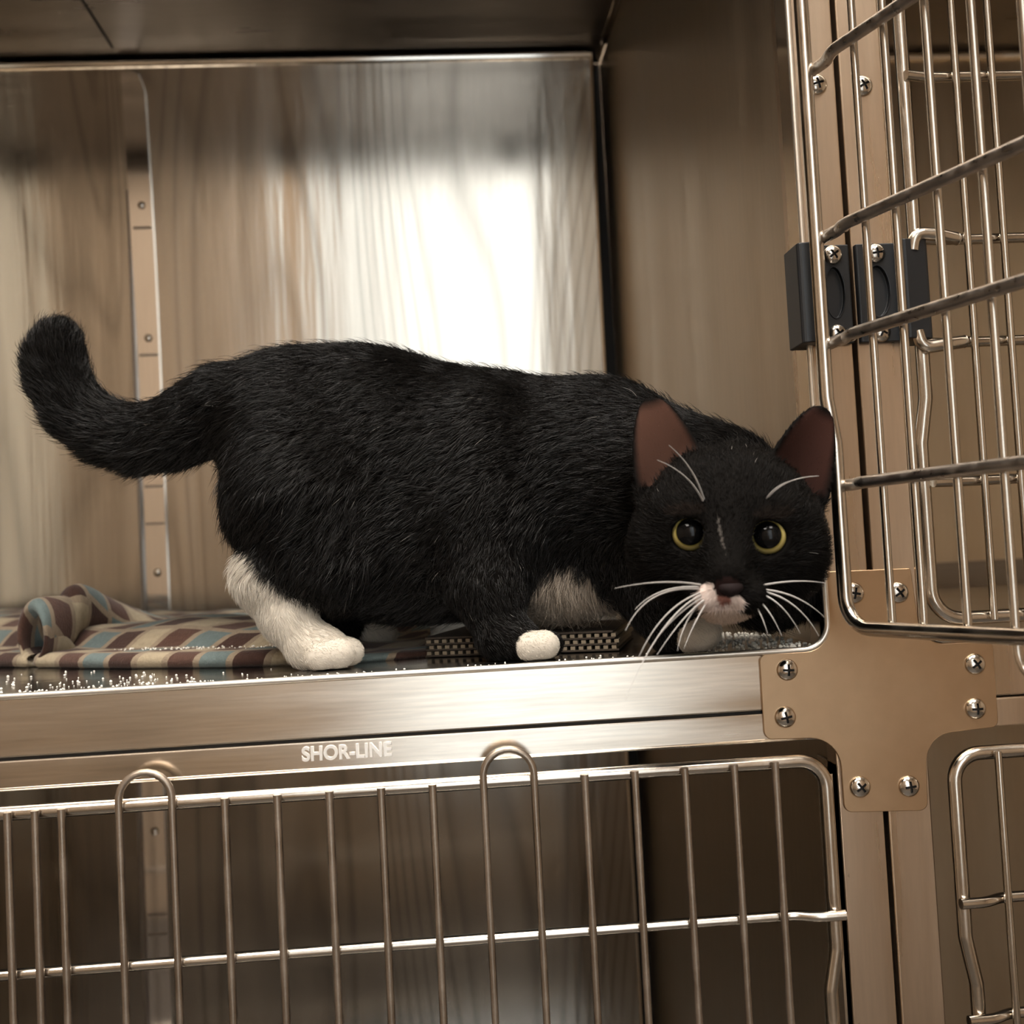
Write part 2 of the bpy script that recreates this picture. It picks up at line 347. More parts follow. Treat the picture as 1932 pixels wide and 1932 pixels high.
# embossed lettering on the rail
fc = bpy.data.curves.new('lettering', 'FONT'); fc.body = 'SHOR-LINE'; fc.size = .0097; fc.extrude = .0005; fc.offset = .00022; fc.bevel_depth = .00018; fc.align_x = 'LEFT'; fc.space_character = 1.03
fo = bpy.data.objects.new('lettering', fc); COL.objects.link(fo); bpy.context.view_layer.update()
tm = evaluated(fo); bpy.data.objects.remove(fo)
xs = [v.co.x for v in tm.vertices]; k = .0452/(max(xs)-min(xs)); mnx = min(xs)
ro = wloc(c2)
for v in tm.vertices:
    x, y, z = v.co; v.co = Vector((-.0733+(x-mnx)*k, -.0006-z, -.0410+y))-ro
lt = link('lettering', tm, M['letter'], c2); lt['label'] = 'embossed letters SHOR-LINE on the lower rail band'

# ------------------------------------------------------------------ screws
def screw_mesh():
    R, h = .0056, .0030
    prof = [(R*.98,.0004),(R,-.0002)]+[(R*math.cos(a), -.0003-h*math.sin(a)) for a in (.25,.5,.75,1.0,1.25,1.45)]+[(.0001,-.0003-h)]
    me = MB().lathe(prof, n=28).mesh('screw', False)
    cut = MB()
    c_ = MB().box(-.0030,.0030,-.006,-.0019,-.00062,.00062).mesh('c'); d_ = MB().box(-.00062,.00062,-.006,-.0019,-.0030,.0030).mesh('d')
    r = boolean_cut(me, [c_, d_])
    r.polygons.foreach_set('use_smooth', [True]*len(r.polygons)); r.set_sharp_from_angle(angle=math.radians(35))
    r.materials.clear(); r.materials.append(M['screw']); r.materials.append(M['dark'])
    for f in r.polygons:
        x, y, z = f.center; a = abs(x) < .0031 and abs(z) < .00066; b_ = abs(z) < .0031 and abs(x) < .00066
        if (a or b_) and (abs(f.normal.y) < .3 or y > -.0022) and y < -.0015: f.material_index = 1  # recess shade put into the colour: slot faces are dark, not bare steel
    return r
SM = screw_mesh()
def screw(parent, x, z, y=0, rot=None, sc_=1):
    o = bpy.data.objects.new('screw', SM); COL.objects.link(o); o.parent = parent
    o.location = Vector((x, y, z))-wloc(parent); o.rotation_euler = (0, random.uniform(-.7,.7) if rot is None else rot, 0)
    o.scale = (sc_,)*3; return o
screw(c1, .2140, .2996, 0); screw(c3, .2390, .2982, 0)

# ------------------------------------------------------------------ cross-shaped corner plate
pl = thing('corner_plate', 'cross-shaped brushed steel plate joining the four cages with eight screws', 'plate', (XP,0,0))
P = [(.1632,-.0012),(XR,-.0012),(XR,.0398),(.2470,.0392),(.2500,-.0012),(.2886,-.0012),(.2886,-.0462),(.2490,-.0482),(.2475,-.0870),(.2030,-.0850),(.2028,-.0465),(.1632,-.0450)]
Rr = [.004,.0135,.0015,.0015,.0135,.004,.004,.015,.0045,.0045,.016,.0045]
part('plate_sheet', MB().prism(fillet2(P, Rr, 8), -.0016, -.0001), M['plate'], pl, True, bev=.0004)
for x, z in ((.2153,.0278),(.2392,.0268),(.1774,-.0099),(.1748,-.0341),(.2779,-.0127),(.2765,-.0359),(.2119,-.0723),(.2380,-.0737)):
    screw(pl, x, z, -.0016)

# ------------------------------------------------------------------ doors
def make_door(label, s, loc, rz, zb, zt, frame_x, bars, hz, jog, loops_top=(), loops_bot=(), jogdir=1, width=.76, hooks=(), zmin=None, over=True):
    """X runs away from the hinge (times s), N is the outer side. frame rod, horizontal rods and each upright are parts."""
    t = thing('cage_door', label, 'door', loc, rz)
    def L(X, N, Z): return (s*X, -N, Z)
    def mk(name, mb, mat, lb=None):
        me = mb.mesh(name, True); o = link(name, me, mat, t)
        if lb: o['label'] = lb
        return o
    j0, j1 = jog; jd = jogdir*.0042
    path = []
    left = [L(0,0,zt), L(0,0,j0), L(jd,0,j1), L(jd,0,zb)] if j0 > j1 else None
    pts = [L(width*.5,0,zt)]+left+[L(width,0,zb), L(width,0,zt), L(width*.5,0,zt)]
    f = fillet(pts, [.014,.014,.014,.016,.014,.014], 8)
    mk('frame_rod', MB().tube(f[:-1], .0037, 14, closed=True), M['wire'], 'thick outer frame rod')
    for z in hz:
        if over: q = fillet([L(-.0038,.0058,z), L(.010,.0052,z-.0002), L(.020,.0005,z), L(width-.02,.0005,z), L(width-.01,.0052,z), L(width+.0035,.0058,z)], .02, 4)
        else: q = [L(-.001,.0048,z), L(.012,.0012,z), L(width,.0012,z)]
        mk('crossbar', MB().tube(q, .0031 if rz else .0027, 12), M['weld'] if rz else M['wire'])
    z0 = zb-.0012; z1 = zt+.0014
    for X in bars:
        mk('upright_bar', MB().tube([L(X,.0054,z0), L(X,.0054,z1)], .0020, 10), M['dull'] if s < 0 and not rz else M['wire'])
    for a, b in loops_top:
        r = (b-a)/2; c = (a+b)/2
        q = [L(a,.0050,z0), L(a,.0050,zt+.0035)]+[L(c-r*math.cos(u), .0050, zt+.0035+r*math.sin(u)) for u in np.linspace(.15,math.pi-.15,12)]+[L(b,.0050,zt+.0035), L(b,.0050,z0)]
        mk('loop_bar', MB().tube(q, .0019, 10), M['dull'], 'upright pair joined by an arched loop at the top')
    for a, b in loops_bot:
        r = (b-a)/2; c = (a+b)/2
        q = [L(a,.0050,z1), L(a,.0050,zb-.006)]+[L(c-r*math.cos(u), .0050, zb-.006-r*math.sin(u)) for u in np.linspace(.15,math.pi-.15,12)]+[L(b,.0050,zb-.006), L(b,.0050,z1)]
        mk('loop_bar', MB().tube(q, .0019, 10), M['wire'], 'upright pair joined by a loop at the bottom')
    return t
# lower left, closed
FX = .1925
base = [.1650,.1439,.1185,.0931,.0677,-.0085-.0254*0,-.0339,-.0593,-.0847,-.1101]
bx = [.1650,.1439,.1185,.0931,.0677,-.0085,-.0339,-.0593,-.0847,-.1101,-.1881,-.2006,-.2135]
mir = lambda x: -.4012-x
bx += [mir(x) for x in (.1650,.1439,.1185,.0931,.0677,-.0085,-.0339,-.0593,-.0847,-.1101)]
W_ = FX-mir(FX)
make_door('closed wire door of the lower left cage with two arched loops', -1, (FX,-.006,0), 0, -.640, -.0562, 0, [FX-x for x in bx], (-.1335,-.192,-.247,-.40,-.55), (-.152,-.172),
    loops_top=[(FX-.0423,FX-.0169),(FX+.1355,FX+.1609)]+[(FX-mir(.0169),FX-mir(.0423)),(FX-mir(-.1609),FX-mir(-.1355))], width=W_)
# upper left, swung open towards the camera
sb = [.0300,.0505,.0765]+[.1275+.0254*i for i in range(3,24)]
make_door('open wire door of the upper left cage swung out towards the viewer at right', -1, (.2008,-.0200,0), math.radians(109.8), .0118, .575, 0, sb, (.0834,.1570,.2120,.2998,.40,.49), (.128,.104),
    loops_bot=[(.1025,.1279)], jogdir=1, width=W_)
# right doors
make_door('closed wire door of the upper right cage behind the opened door', 1, (.2600,-.004,0), 0, .0118, .575, 0, [.0262,.0460]+[.0714+.0254*i for i in range(20)], (.0834,.1568,.2118,.3000,.40,.49), (.128,.104), jogdir=-1, width=.70, over=False)
make_door('closed wire door of the lower right cage at the picture edge', 1, (.2615,-.004,0), 0, -.640, -.0585, 0, [.0215,.0460]+[.0714+.0254*i for i in range(20)], (-.1332,-.192,-.247,-.40,-.55), (-.152,-.176), jogdir=1, width=.70)

# hinge blocks
def hinge(label, s, x0, x1, xs, depth):
    """x0..x1 face plate, xs outer end of the thick side part"""
    t = thing('hinge_block', label, 'hinge', ((x0+x1)/2, 0, .187))
    z0, z1 = .1590, .2115
    prof = fillet2([(x0,-.0005),(x0,-.0045),(x1,-.0045),(x1,-.0125),(xs,-.0105),(xs,.012),(x1+(.0003 if xs>x1 else -.0003),.012),(x1,-.0005)], [0,.001,0,.002,.0025,.001,0,0], 3)
    me = MB().prism(prof, z0, z1, 'z').mesh('hinge_body', False)
    cx = (x0+x1)/2
    cut = MB().lathe([(1,-.02),(1,-.0018)], n=28).mesh('cut')
    for v in cut.vertices: v.co = Vector((cx+v.co.x*abs(x1-x0)*.30, v.co.y, .186+v.co.z*.0135))
    r = boolean_cut(me, [cut]); r.transform(Matrix.Translation(-wloc(t))); r.materials.clear()
    o = link('hinge_body', r, M['black'], t)
    b = o.modifiers.new('b','BEVEL'); b.width = .0005; b.segments = 2; b.limit_method = 'ANGLE'; b.angle_limit = math.radians(40)
    screw(t, cx, .2060, -.0045, sc_=.92); screw(t, cx, .1640, -.0045, sc_=.92)
    ring = [(cx+abs(x1-x0)*.305*math.cos(a), -.0046, .186+.0138*math.sin(a)) for a in np.linspace(0,2*math.pi,33)[:-1]]
    part('oval_rim', MB().tube(ring, .0004, 6, closed=True), M['black'], t)
    return t
hinge('black hinge block screwed to the left post beside the open cage', -1, .2238, .2058, .1940, 0)
hinge('black hinge block screwed to the right post holding hooked rods', 1, .2275, .2490, .2640, 0)
for z in (.2118,.1568):
    t = thing('hinge_hook', 'bent steel hook in the %s of the right black hinge block' % ('top' if z > .2 else 'bottom'), 'hook', (.262,-.006,z))
    d = -1 if z > .2 else 1
    q = fillet([(.2560,-.009,z+d*.006),(.2575,-.010,z-d*.003),(.2700,-.010,z-d*.0015),(.282,-.006,z+.0003),(.286,-.0055,z+.0003)], .005, 5)
    part('hook_rod', MB().tube(q, [.0034]*(len(q)-3)+[.0036,.0026,.0028], 12), M['wire'], t)
for z in (.2118,.1568):
    t = thing('hinge_hook', 'short bent rod end of the open door at the %s of the left hinge block' % ('top' if z > .2 else 'bottom'), 'hook', (.204,-.02,z))
    q = fillet([(.2030,-.0125,z-.005),(.2040,-.0155,z-.001),(.2075,-.028,z),(.2100,-.036,z)], .004, 5)
    part('hook_rod', MB().tube(q, .0029, 12), M['weld'], t)
# ------------------------------------------------------------------ fleece blanket
def fleece():
    m, nt, b = nt_mat('patterned_fleece'); Ln = nt.links.new
    uv = node(nt, 'ShaderNodeUVMap'); sx = node(nt, 'ShaderNodeSeparateXYZ'); Ln(uv.outputs[0], sx.inputs[0])
    def mt(op, a, bb=None, c=None):
        n = node(nt, 'ShaderNodeMath', operation=op)
        for i, q in enumerate((a, bb, c)):
            if q is None: continue
            if hasattr(q, 'links'): Ln(q, n.inputs[i])
            else: n.inputs[i].default_value = q
        return n.outputs[0]
    row = mt('DIVIDE', sx.outputs['Y'], .0215); rf = mt('FLOOR', row); fr = mt('FRACT', row)
    xx = mt('ADD', mt('DIVIDE', sx.outputs['X'], .0235), mt('ADD', mt('MULTIPLY', fr, -.55), mt('MULTIPLY', rf, .62)))
    cf = mt('FLOOR', xx); fx = mt('FRACT', xx)
    cmb = node(nt, 'ShaderNodeCombineXYZ'); Ln(cf, cmb.inputs['X']); Ln(rf, cmb.inputs['Y'])
    idx = mt('MODULO', mt('ADD', mt('ADD', cf, mt('MULTIPLY', rf, 2)), 400), 4)
    ramp = node(nt, 'ShaderNodeValToRGB'); ramp.color_ramp.interpolation = 'CONSTANT'; Ln(mt('DIVIDE', mt('ADD', idx, .5), 4), ramp.inputs[0])
    e = ramp.color_ramp.elements; e[0].position = 0; e[0].color = (.145,.185,.18,1); e[1].position = .25; e[1].color = (.065,.034,.026,1)
    q = e.new(.5); q.color = (.40,.33,.225,1); q = e.new(.75); q.color = (.10,.052,.038,1)
    # tan ground shows between the shapes
    nz = node(nt, 'ShaderNodeTexNoise'); nz.inputs['Scale'].default_value = 300; Ln(uv.outputs[0], nz.inputs[0])
    edge = mt('MAXIMUM', mt('GREATER_THAN', mt('ABSOLUTE', mt('SUBTRACT', fx, .5)), .40), mt('GREATER_THAN', mt('ABSOLUTE', mt('SUBTRACT', fr, .5)), .41))
    mx = node(nt, 'ShaderNodeMix', data_type='RGBA'); Ln(edge, mx.inputs['Factor']); Ln(ramp.outputs[0], mx.inputs['A']); mx.inputs['B'].default_value = (.30,.235,.165,1)
    m2 = node(nt, 'ShaderNodeMix', data_type='RGBA', blend_type='MULTIPLY'); m2.inputs['Factor'].default_value = .5; Ln(mx.outputs['Result'], m2.inputs['A'])
    r2 = node(nt, 'ShaderNodeMapRange'); Ln(nz.outputs[0], r2.inputs[0]); r2.inputs[3].default_value = .35; r2.inputs[4].default_value = 1.15
    Ln(r2.outputs[0], m2.inputs['B']); Ln(m2.outputs['Result'], b.inputs['Base Color'])
    b.inputs['Roughness'].default_value = .95; b.inputs['Sheen Weight'].default_value = .15; b.inputs['Specular IOR Level'].default_value = .1
    nb = node(nt, 'ShaderNodeTexNoise'); nb.inputs['Scale'].default_value = 900; Ln(uv.outputs[0], nb.inputs[0])
    bp = node(nt, 'ShaderNodeBump'); bp.inputs['Strength'].default_value = .7; bp.inputs['Distance'].default_value = .0008; Ln(nb.outputs[0], bp.inputs['Height']); Ln(bp.outputs[0], b.inputs['Normal'])
    return m
EDGE = [(-.56,.300),(-.44,.290),(-.34,.235),(-.262,.172),(-.19,.123),(-.118,.087),(-.070,.076),(-.030,.080),(-.008,.086)]
eu = np.cumsum([0]+[math.dist(EDGE[i], EDGE[i+1]) for i in range(len(EDGE)-1)])
U0 = float(np.interp(-.268, [p[0] for p in EDGE], eu))       # where the loop fold stands
NU, NV = 260, 90
us = np.linspace(0, eu[-1]+.036, NU)
def sm(a, b, x): t = np.clip((x-a)/(b-a), 0, 1); return t*t*(3-2*t)
def edge_pt(u):
    return np.stack([np.interp(u, eu, [p[0] for p in EDGE]), np.interp(u, eu, [p[1] for p in EDGE])], -1)
prof = [(.030,.0010),(.010,.0010),(.002,.0012),(-.0022,.0030),(-.0030,.0048),(-.0020,.0066),(.001,.0080),(.010,.0086),(.022,.0085),(.030,.0092),(.0335,.0130),(.037,.0165),(.045,.0205),(.058,.0225),(.09,.0235),(.14,.0225),(.20,.021),(.28,.018),(.36,.016)]
pa = np.cumsum([0]+[math.dist(prof[i], prof[i+1]) for i in range(len(prof)-1)])
ss = np.concatenate([np.linspace(0, pa[13], 60), np.linspace(pa[13], pa[-1], 31)[1:]]); NV = len(ss)
pv = np.interp(ss, pa, [p[0] for p in prof]); pz = np.interp(ss, pa, [p[1] for p in prof])
BV = np.zeros((NU, NV, 3)); BUV = np.zeros((NU, NV, 2))
for j in range(NV):
    v = pv[j]; f = math.exp(-(max(0,v-.015)/.075)**2)
    q = (us-U0)/.040; inside = np.abs(q) < 1
    lin = us-U0
    om = np.where(inside, .0125*np.sin(math.pi*np.clip(q,-1,1))+.004*q+.006*(1+np.cos(math.pi*np.clip(q,-1,1)))/2, lin-np.sign(lin)*.036)
    uu = U0+(1-f)*lin*1.0+f*om
    P2 = edge_pt(np.clip(uu, 0, eu[-1])) + np.stack([.30-.30*sm(eu[-1]*.78, eu[-1], uu), np.full_like(uu,.954)], -1)*v
    right = sm(-.085, -.045, P2[:,0])
    low = sm(.06, .20, v)
    amp = 1-right*(1-low)*.72
    z = .001+(pz[j]-.001)*amp
    z = z*(1+.35*sm(-.30,-.50,-0+P2[:,0]*1.0)) if False else z
    lp = np.where(inside, (1+np.cos(math.pi*np.clip(q,-1,1)))/2, 0)
    z = z+lp*f*.036*min(1, .35+ss[j]/.03)
    z = z+.011*sm(-.24,-.30,P2[:,0]) * sm(.03,.10,v) if False else z+.010*(1-sm(-.40,-.27,P2[:,0]))*sm(.0,.06,v)
    wob = .0016*np.sin(us*55+v*30)+.0014*np.sin(us*23-v*48+1)+.0022*np.sin(v*44+us*11)*sm(.05,.12,v)
    z = z+wob*sm(.012,.045,v)
    BV[:,j,0] = P2[:,0]; BV[:,j,1] = P2[:,1]+.0012*np.sin(us*70)*(1-low); BV[:,j,2] = np.maximum(z, .0011)
    BUV[:,j,0] = us; BUV[:,j,1] = ss[j]
quads = [(i*NV+j, (i+1)*NV+j, (i+1)*NV+j+1, i*NV+j+1) for i in range(NU-1) for j in range(NV-1)]
bme = bpy.data.meshes.new('blanket'); org = np.array([-.2,.25,0])
bme.from_pydata((BV.reshape(-1,3)-org).tolist(), [], quads); bme.update()
ul = bme.uv_layers.new(name='UVMap'); li = np.zeros(len(bme.loops), np.int32); bme.loops.foreach_get('vertex_index', li)
ul.data.foreach_set('uv', BUV.reshape(-1,2)[li].ravel().astype(np.float32)); bme.polygons.foreach_set('use_smooth', [True]*len(bme.polygons))
bl = link('blanket', bme, fleece()); bl.location = org
md = bl.modifiers.new('s', 'SOLIDIFY'); md.thickness = .0016; md.offset = 1
bl['label'] = 'rumpled tan fleece blanket with brown and teal shapes along the cage floor'; bl['category'] = 'blanket'

# ------------------------------------------------------------------ corrugated scratch pad
pd = thing('scratch_pad', 'flat brown corrugated scratch pad lying under the cat', 'scratching pad', (.05,.08,0))
a0, a1 = np.array([-.010,.0790]), np.array([.0985,.0500]); dv = (a1-a0)/np.linalg.norm(a1-a0); nv = np.array([-dv[1], dv[0]]); LP = np.linalg.norm(a1-a0)
CB, CL = simple('corrugated_card', (.055,.040,.028), .9), simple('card_flute_paper', (.24,.19,.13), .9)
def obox(mb, s0, s1, t0, t1, z0, z1):
    c = [a0+dv*s+nv*t for s, t in ((s0,t0),(s1,t0),(s1,t1),(s0,t1))]
    return mb.add([(p[0],p[1],z0) for p in c]+[(p[0],p[1],z1) for p in c], [(0,1,2,3),(7,6,5,4),(0,4,5,1),(1,5,6,2),(2,6,7,3),(3,7,4,0)])
for k in range(4):
    mb = MB(); z = .0006+k*.0034; obox(mb, 0, LP-.001*k, 0, .10, z, z+.0010)
    part('card_layer', mb, CB, pd, False)
for k in range(3):
    mb = MB(); n = 24; z = .0016+k*.0034
    for i in range(n):
        s = (i+.15+.35*(k % 2))*LP/n; obox(mb, s, s+LP/n*.55, -.0002, .098, z, z+.0019)
    part('flute_row', mb, CL, pd, False)

# ------------------------------------------------------------------ spilled litter granules
bm = bmesh.new(); bmesh.ops.create_icosphere(bm, subdivisions=1, radius=1); iv = np.array([v.co[:] for v in bm.verts]); jf = [[v.index for v in f.verts] for f in bm.faces]; bm.free()
lit = MB()
def grain(x, y, z, r):
    q = iv*rng.uniform(.75,1.2,3)*r; lit.add([(x+a, y+b_, z+r*.75+c) for a, b_, c in q], jf)
def ey(x): return float(np.interp(x, [p[0] for p in EDGE], [p[1] for p in EDGE]))
for _ in range(120):
    x = rng.normal(-.165, .045); y = rng.uniform(.004, 1)**1.0*(ey(x)-.012)*rng.uniform(.1,1)+.004
    grain(x, y, 0, rng.uniform(.00035,.0008))
for _ in range(25): grain(rng.uniform(-.27,-.2), rng.uniform(.006,.12), 0, rng.uniform(.0004,.0009))
for _ in range(110): grain(rng.uniform(-.27,.19), abs(rng.normal(0,.008))+.003, 0, rng.uniform(.0003,.0007))
for _ in range(190): grain(min(.197,rng.normal(.176,.015)), rng.uniform(.006,.13), 0, rng.uniform(.0006,.0012))
for _ in range(120):
    x = rng.uniform(-.21,-.09); grain(x, ey(x)+rng.uniform(.012,.030), .0100, rng.uniform(.0003,.0007))
lo_ = link('litter_granules', lit.mesh('litter'), simple('litter_white', (.93,.90,.82), .6)); lo_['kind'] = 'stuff'
lo_['label'] = 'pale litter granules scattered over the upper cage floor'; lo_['category'] = 'litter'
# ------------------------------------------------------------------ the cat
# a list of rounded volumes blended into one continuous skin
PR = []   # (kind, data, k, tag, flow, hair length)
def V3(p): return np.array(p, float)
def caps(a, b, r1, r2, k=.02, tag='K', flow=None, ln=.009):
    a, b = V3(a), V3(b)
    if flow is None: flow = b-a
    PR.append(('c', (a, b, r1, r2), k, tag, V3(flow)/np.linalg.norm(flow), ln))
def ell(c, r, k=.02, tag='K', flow=(-1,0,-.4), ln=.009):
    PR.append(('e', (V3(c), V3(r)), k, tag, V3(flow)/np.linalg.norm(flow), ln))
def g(px, py, Y, z=None):
    p = at(px, py, Y)
    if z is not None: p = np.array([p[0], p[1], z])
    return p
BACK = (-1,0,-.25)
ell(at(520,800,.105), (.034,.038,.039), .025, flow=BACK, ln=.012)
ell(at(660,832,.098), (.060,.045,.056), .03, flow=BACK, ln=.010)
ell(at(815,915,.092), (.076,.050,.068), .03, flow=BACK, ln=.010)
ell(at(760,1040,.090), (.060,.040,.036), .03, flow=BACK, ln=.010)
ell(at(1000,930,.086), (.072,.048,.066), .03, flow=BACK, ln=.009)
ell(at(1120,895,.075), (.046,.040,.046), .025, flow=(-1,0,.05), ln=.008)
ell(at(935,905,.055), (.040,.026,.050), .012, flow=(-.9,0,-.5), ln=.008)     # shoulder blade and upper arm
ell(at(568,915,.068), (.040,.028,.052), .014, flow=(-.8,0,-.6), ln=.012)     # thigh
caps(at(1150,870,.062), at(1350,925,.002), .040, .032, .025, flow=(-1,.4,.1), ln=.010)  # neck
ell(at(1065,1100,.078), (.036,.030,.0150), .016, 'B', flow=(.25,-.2,-1), ln=.015)
ell(at(1448,1088,.038), (.029,.028,.0260), .012, flow=(.1,-.2,-1), ln=.010)       # chest behind the chin       # pale breast
# near foreleg
caps(at(905,985,.052), at(915,1100,.042), .025, .0175, .02, flow=(-.3,0,-1), ln=.006)
caps(at(915,1100,.042), at(945,1190,.036), .0175, .0135, .012, flow=(.2,0,-1), ln=.005)
caps(g(950,1200,.036,.013), g(985,1225,.031,.0105), .0125, .0105, .008, flow=(1,0,-.2), ln=.004)
for x, y, r, tg in ((990,.029,.0070,'K'),(1001,.0225,.0078,'W'),(1025,.0235,.0080,'W'),(1036,.033,.0074,'K')): ell(g(x,1225,y,r), (r*1.12,r*1.0,r), .0007, tg, (1,-.3,-.3), .0012)
# far foreleg
caps(at(1190,1040,.055), at(1250,1125,.040), .027, .019, .02, flow=(.2,0,-1), ln=.006)
caps(at(1250,1125,.040), at(1280,1195,.034), .018, .0145, .012, flow=(.2,0,-1), ln=.005)
for x, y, r, tg in ((1290,.026,.0125,'K'),(1322,.020,.0090,'W'),(1328,.033,.0098,'W'),(1308,.014,.0078,'W')): ell(g(x,1205,y,r), (r*1.0,r*1.15,r*1.0), .005, tg, (1,-.5,-.3), .0018)
# near hind leg
caps(at(580,955,.066), at(612,1060,.060), .038, .024, .02, flow=(-.5,0,-.8), ln=.011)
caps(at(605,1060,.060), at(508,1082,.057), .023, .0145, .014, flow=(-.9,0,-.6), ln=.009)
caps(at(492,1098,.056), at(540,1165,.053), .0135, .0122, .010, 'W', flow=(.45,0,-1), ln=.005)
caps(at(540,1165,.053), g(590,1230,.049,.0135), .0122, .0112, .008, 'W', flow=(.55,0,-1), ln=.004)
ell(at(487,1085,.057), (.0105,.010,.014), .010, 'W', (-.5,0,-.8), .006)
ell(g(602,1235,.048,.0112), (.017,.0125,.0108), .008, 'W', (1,0,-.3), .004)
for x, y, r in ((606,.0360,.0080),(637,.0385,.0086),(655,.0500,.0082),(645,.058,.0076)): ell(g(x,1235,y,r), (r*1.15,r*.85,r), .0006, 'W', (1,-.2,-.3), .0012)
# far hind leg
caps(at(600,1085,.125), at(625,1170,.135), .024, .016, .02, flow=(.3,0,-1), ln=.007)
caps(at(625,1170,.135), g(668,1210,.142,.013), .015, .012, .01, 'K', flow=(.5,0,-1), ln=.005)
ell(g(688,1215,.145,.0120), (.020,.015,.0118), .008, 'W', (1,0,-.3), .004)
# tail
TP = [(425,765,.105,.0235),(380,790,.110,.0195),(320,818,.116,.0170),(255,828,.122,.0162),(195,812,.127,.0155),(140,770,.130,.0148),(110,715,.132,.0140),(101,675,.133,.0130),(108,645,.133,.0115)]
for i in range(len(TP)-1):
    a, b = TP[i], TP[i+1]; caps(at(*a[:3]), at(*b[:3]), a[3], b[3], .012, ln=.011)
# head
HY = -.034
HC = at(1376,1010,-.034); NOSE = at(1372,1108,-.088)
def hd(px, py, dY=0): return at(px, py, HY+dY-.25*(px-1376)/3940)   # the face is turned towards the viewer
ell(hd(1376,978), (.0405,.038,.0335), .02, 'H', ln=.0045)
ell(hd(1270,1042,-.002), (.0215,.022,.0225), .016, 'H', ln=.006)
ell(hd(1478,1046,-.002), (.0205,.022,.0220), .016, 'H', ln=.006)
ell(hd(1370,1085,-.012), (.026,.024,.020), .015, 'H', ln=.004)
caps(hd(1372,985,-.028), hd(1372,1082,-.045), .0115, .0085, .010, 'H', ln=.002)       # bridge of the nose
ell(hd(1345,1122,-.036), (.0110,.0120,.0092), .006, 'H', ln=.003)
ell(hd(1402,1124,-.036), (.0110,.0120,.0092), .006, 'H', ln=.003)
ell(hd(1372,1110,-.042), (.0070,.0075,.0065), .004, 'H', ln=.0015)
ell(hd(1368,1148,-.028), (.0115,.0120,.0068), .004, 'H', ln=.003)
ell(hd(1305,960,-.022), (.013,.011,.0065), .010, 'H', ln=.003)       # brow ridges
ell(hd(1447,966,-.022), (.013,.011,.0065), .010, 'H', ln=.003)
EYES = [(hd(1302,1006,-.0250), .0090), (hd(1448,1012,-.0250), .0090)]
for c, r in EYES: ell(c+np.array([0,.0015,0]), (r+.0022,r+.0010,r+.0022), .006, 'H', ln=.0018)
# ears: base centre, tip, half width
EARS = [(hd(1268,905,.006), hd(1226,750,.006), .0180, (-.22,-1,.10)), (hd(1487,905,.006), hd(1556,768,.006), .0180, (.28,-1,.10))]
def d_ear(Pp, e):
    B, T, w0, N = e; U = T-B; Lh = np.linalg.norm(U); U = U/Lh
    N = V3(N); N -= U*(N@U); N /= np.linalg.norm(N); Wd = np.cross(U, N)
    q = Pp-B; v = q@U; u = q@Wd; w_ = q@N
    t = np.clip(v/Lh, -.4, 1)
    hw = w0*np.sqrt(np.clip(1-np.clip(t,0,1)**1.7, 0, 1))*(1.0-.12*np.clip(t,0,1))+.0008
    cup = .008*(u/w0)**2*(1.2-.6*np.clip(t,0,1))
    th = .0016+.0022*np.clip(.35-t,0,1)
    d1 = np.abs(w_-cup)-th; d2 = (np.abs(u)-hw)*.8; d3 = v-Lh; d4 = -v-.012
    return np.maximum(np.maximum(d1, d2), np.maximum(d3, d4)), w_-cup, np.abs(u)/hw, t
def d_prim(Pp, p):
    if p[0] == 'c':
        a, b, r1, r2 = p[1]; ab = b-a; t = np.clip(((Pp-a)@ab)/(ab@ab), 0, 1)
        return np.linalg.norm(Pp-(a+t[..., None]*ab), axis=-1)-(r1+(r2-r1)*t)
    c, r = p[1]; q = Pp-c; k0 = np.linalg.norm(q/r, axis=-1); k1 = np.linalg.norm(q/(r*r), axis=-1)+1e-9
    return k0*(k0-1)/k1
def bounds(p, m):
    if p[0] == 'c':
        a, b, r1, r2 = p[1]; r = max(r1, r2)+m; return np.minimum(a, b)-r, np.maximum(a, b)+r
    c, r = p[1]; return c-r-m, c+r+m
HV = .00145
allb = [bounds(p, .006) for p in PR]; lo = np.min([b[0] for b in allb], axis=0)-.004; hi = np.max([b[1] for b in allb], axis=0)+.004
hi[2] = max(hi[2], EARS[0][1][2]+.01, EARS[1][1][2]+.01); lo[2] = -.003
dims = np.ceil((hi-lo)/HV).astype(int)+1
G = np.full(dims, .04, np.float32)
ax = [lo[i]+HV*np.arange(dims[i]) for i in range(3)]
def region(b0, b1):
    i0 = np.clip(np.floor((b0-lo)/HV).astype(int), 0, dims-1); i1 = np.clip(np.ceil((b1-lo)/HV).astype(int)+1, 1, dims)
    sl = tuple(slice(i0[i], i1[i]) for i in range(3))
    Xg = np.stack(np.meshgrid(*[ax[i][sl[i]] for i in range(3)], indexing='ij'), -1); return sl, Xg
def smin(a, b, k):
    h = np.maximum(k-np.abs(a-b), 0)/k; return np.minimum(a, b)-h*h*k*.25
for p in PR:
    sl, Xg = region(*bounds(p, .045)); d = d_prim(Xg, p)
    G[sl] = smin(G[sl], np.minimum(d, .04), p[2])
for e in EARS:
    c = (e[0]+e[1])/2; sl, Xg = region(c-.045, c+.045); d = d_ear(Xg, e)[0]; G[sl] = smin(G[sl], np.minimum(d, .04), .004)
for c, r in EYES:                        # sockets
    cc = c+(CAM-c)/np.linalg.norm(CAM-c)*.0065+np.array([0,0,-.0008]); sl, Xg = region(cc-.02, cc+.02); d = d_prim(Xg, ('e', (cc, np.array([.0090,.010,.0083]))))
    G[sl] = np.maximum(G[sl], -d)
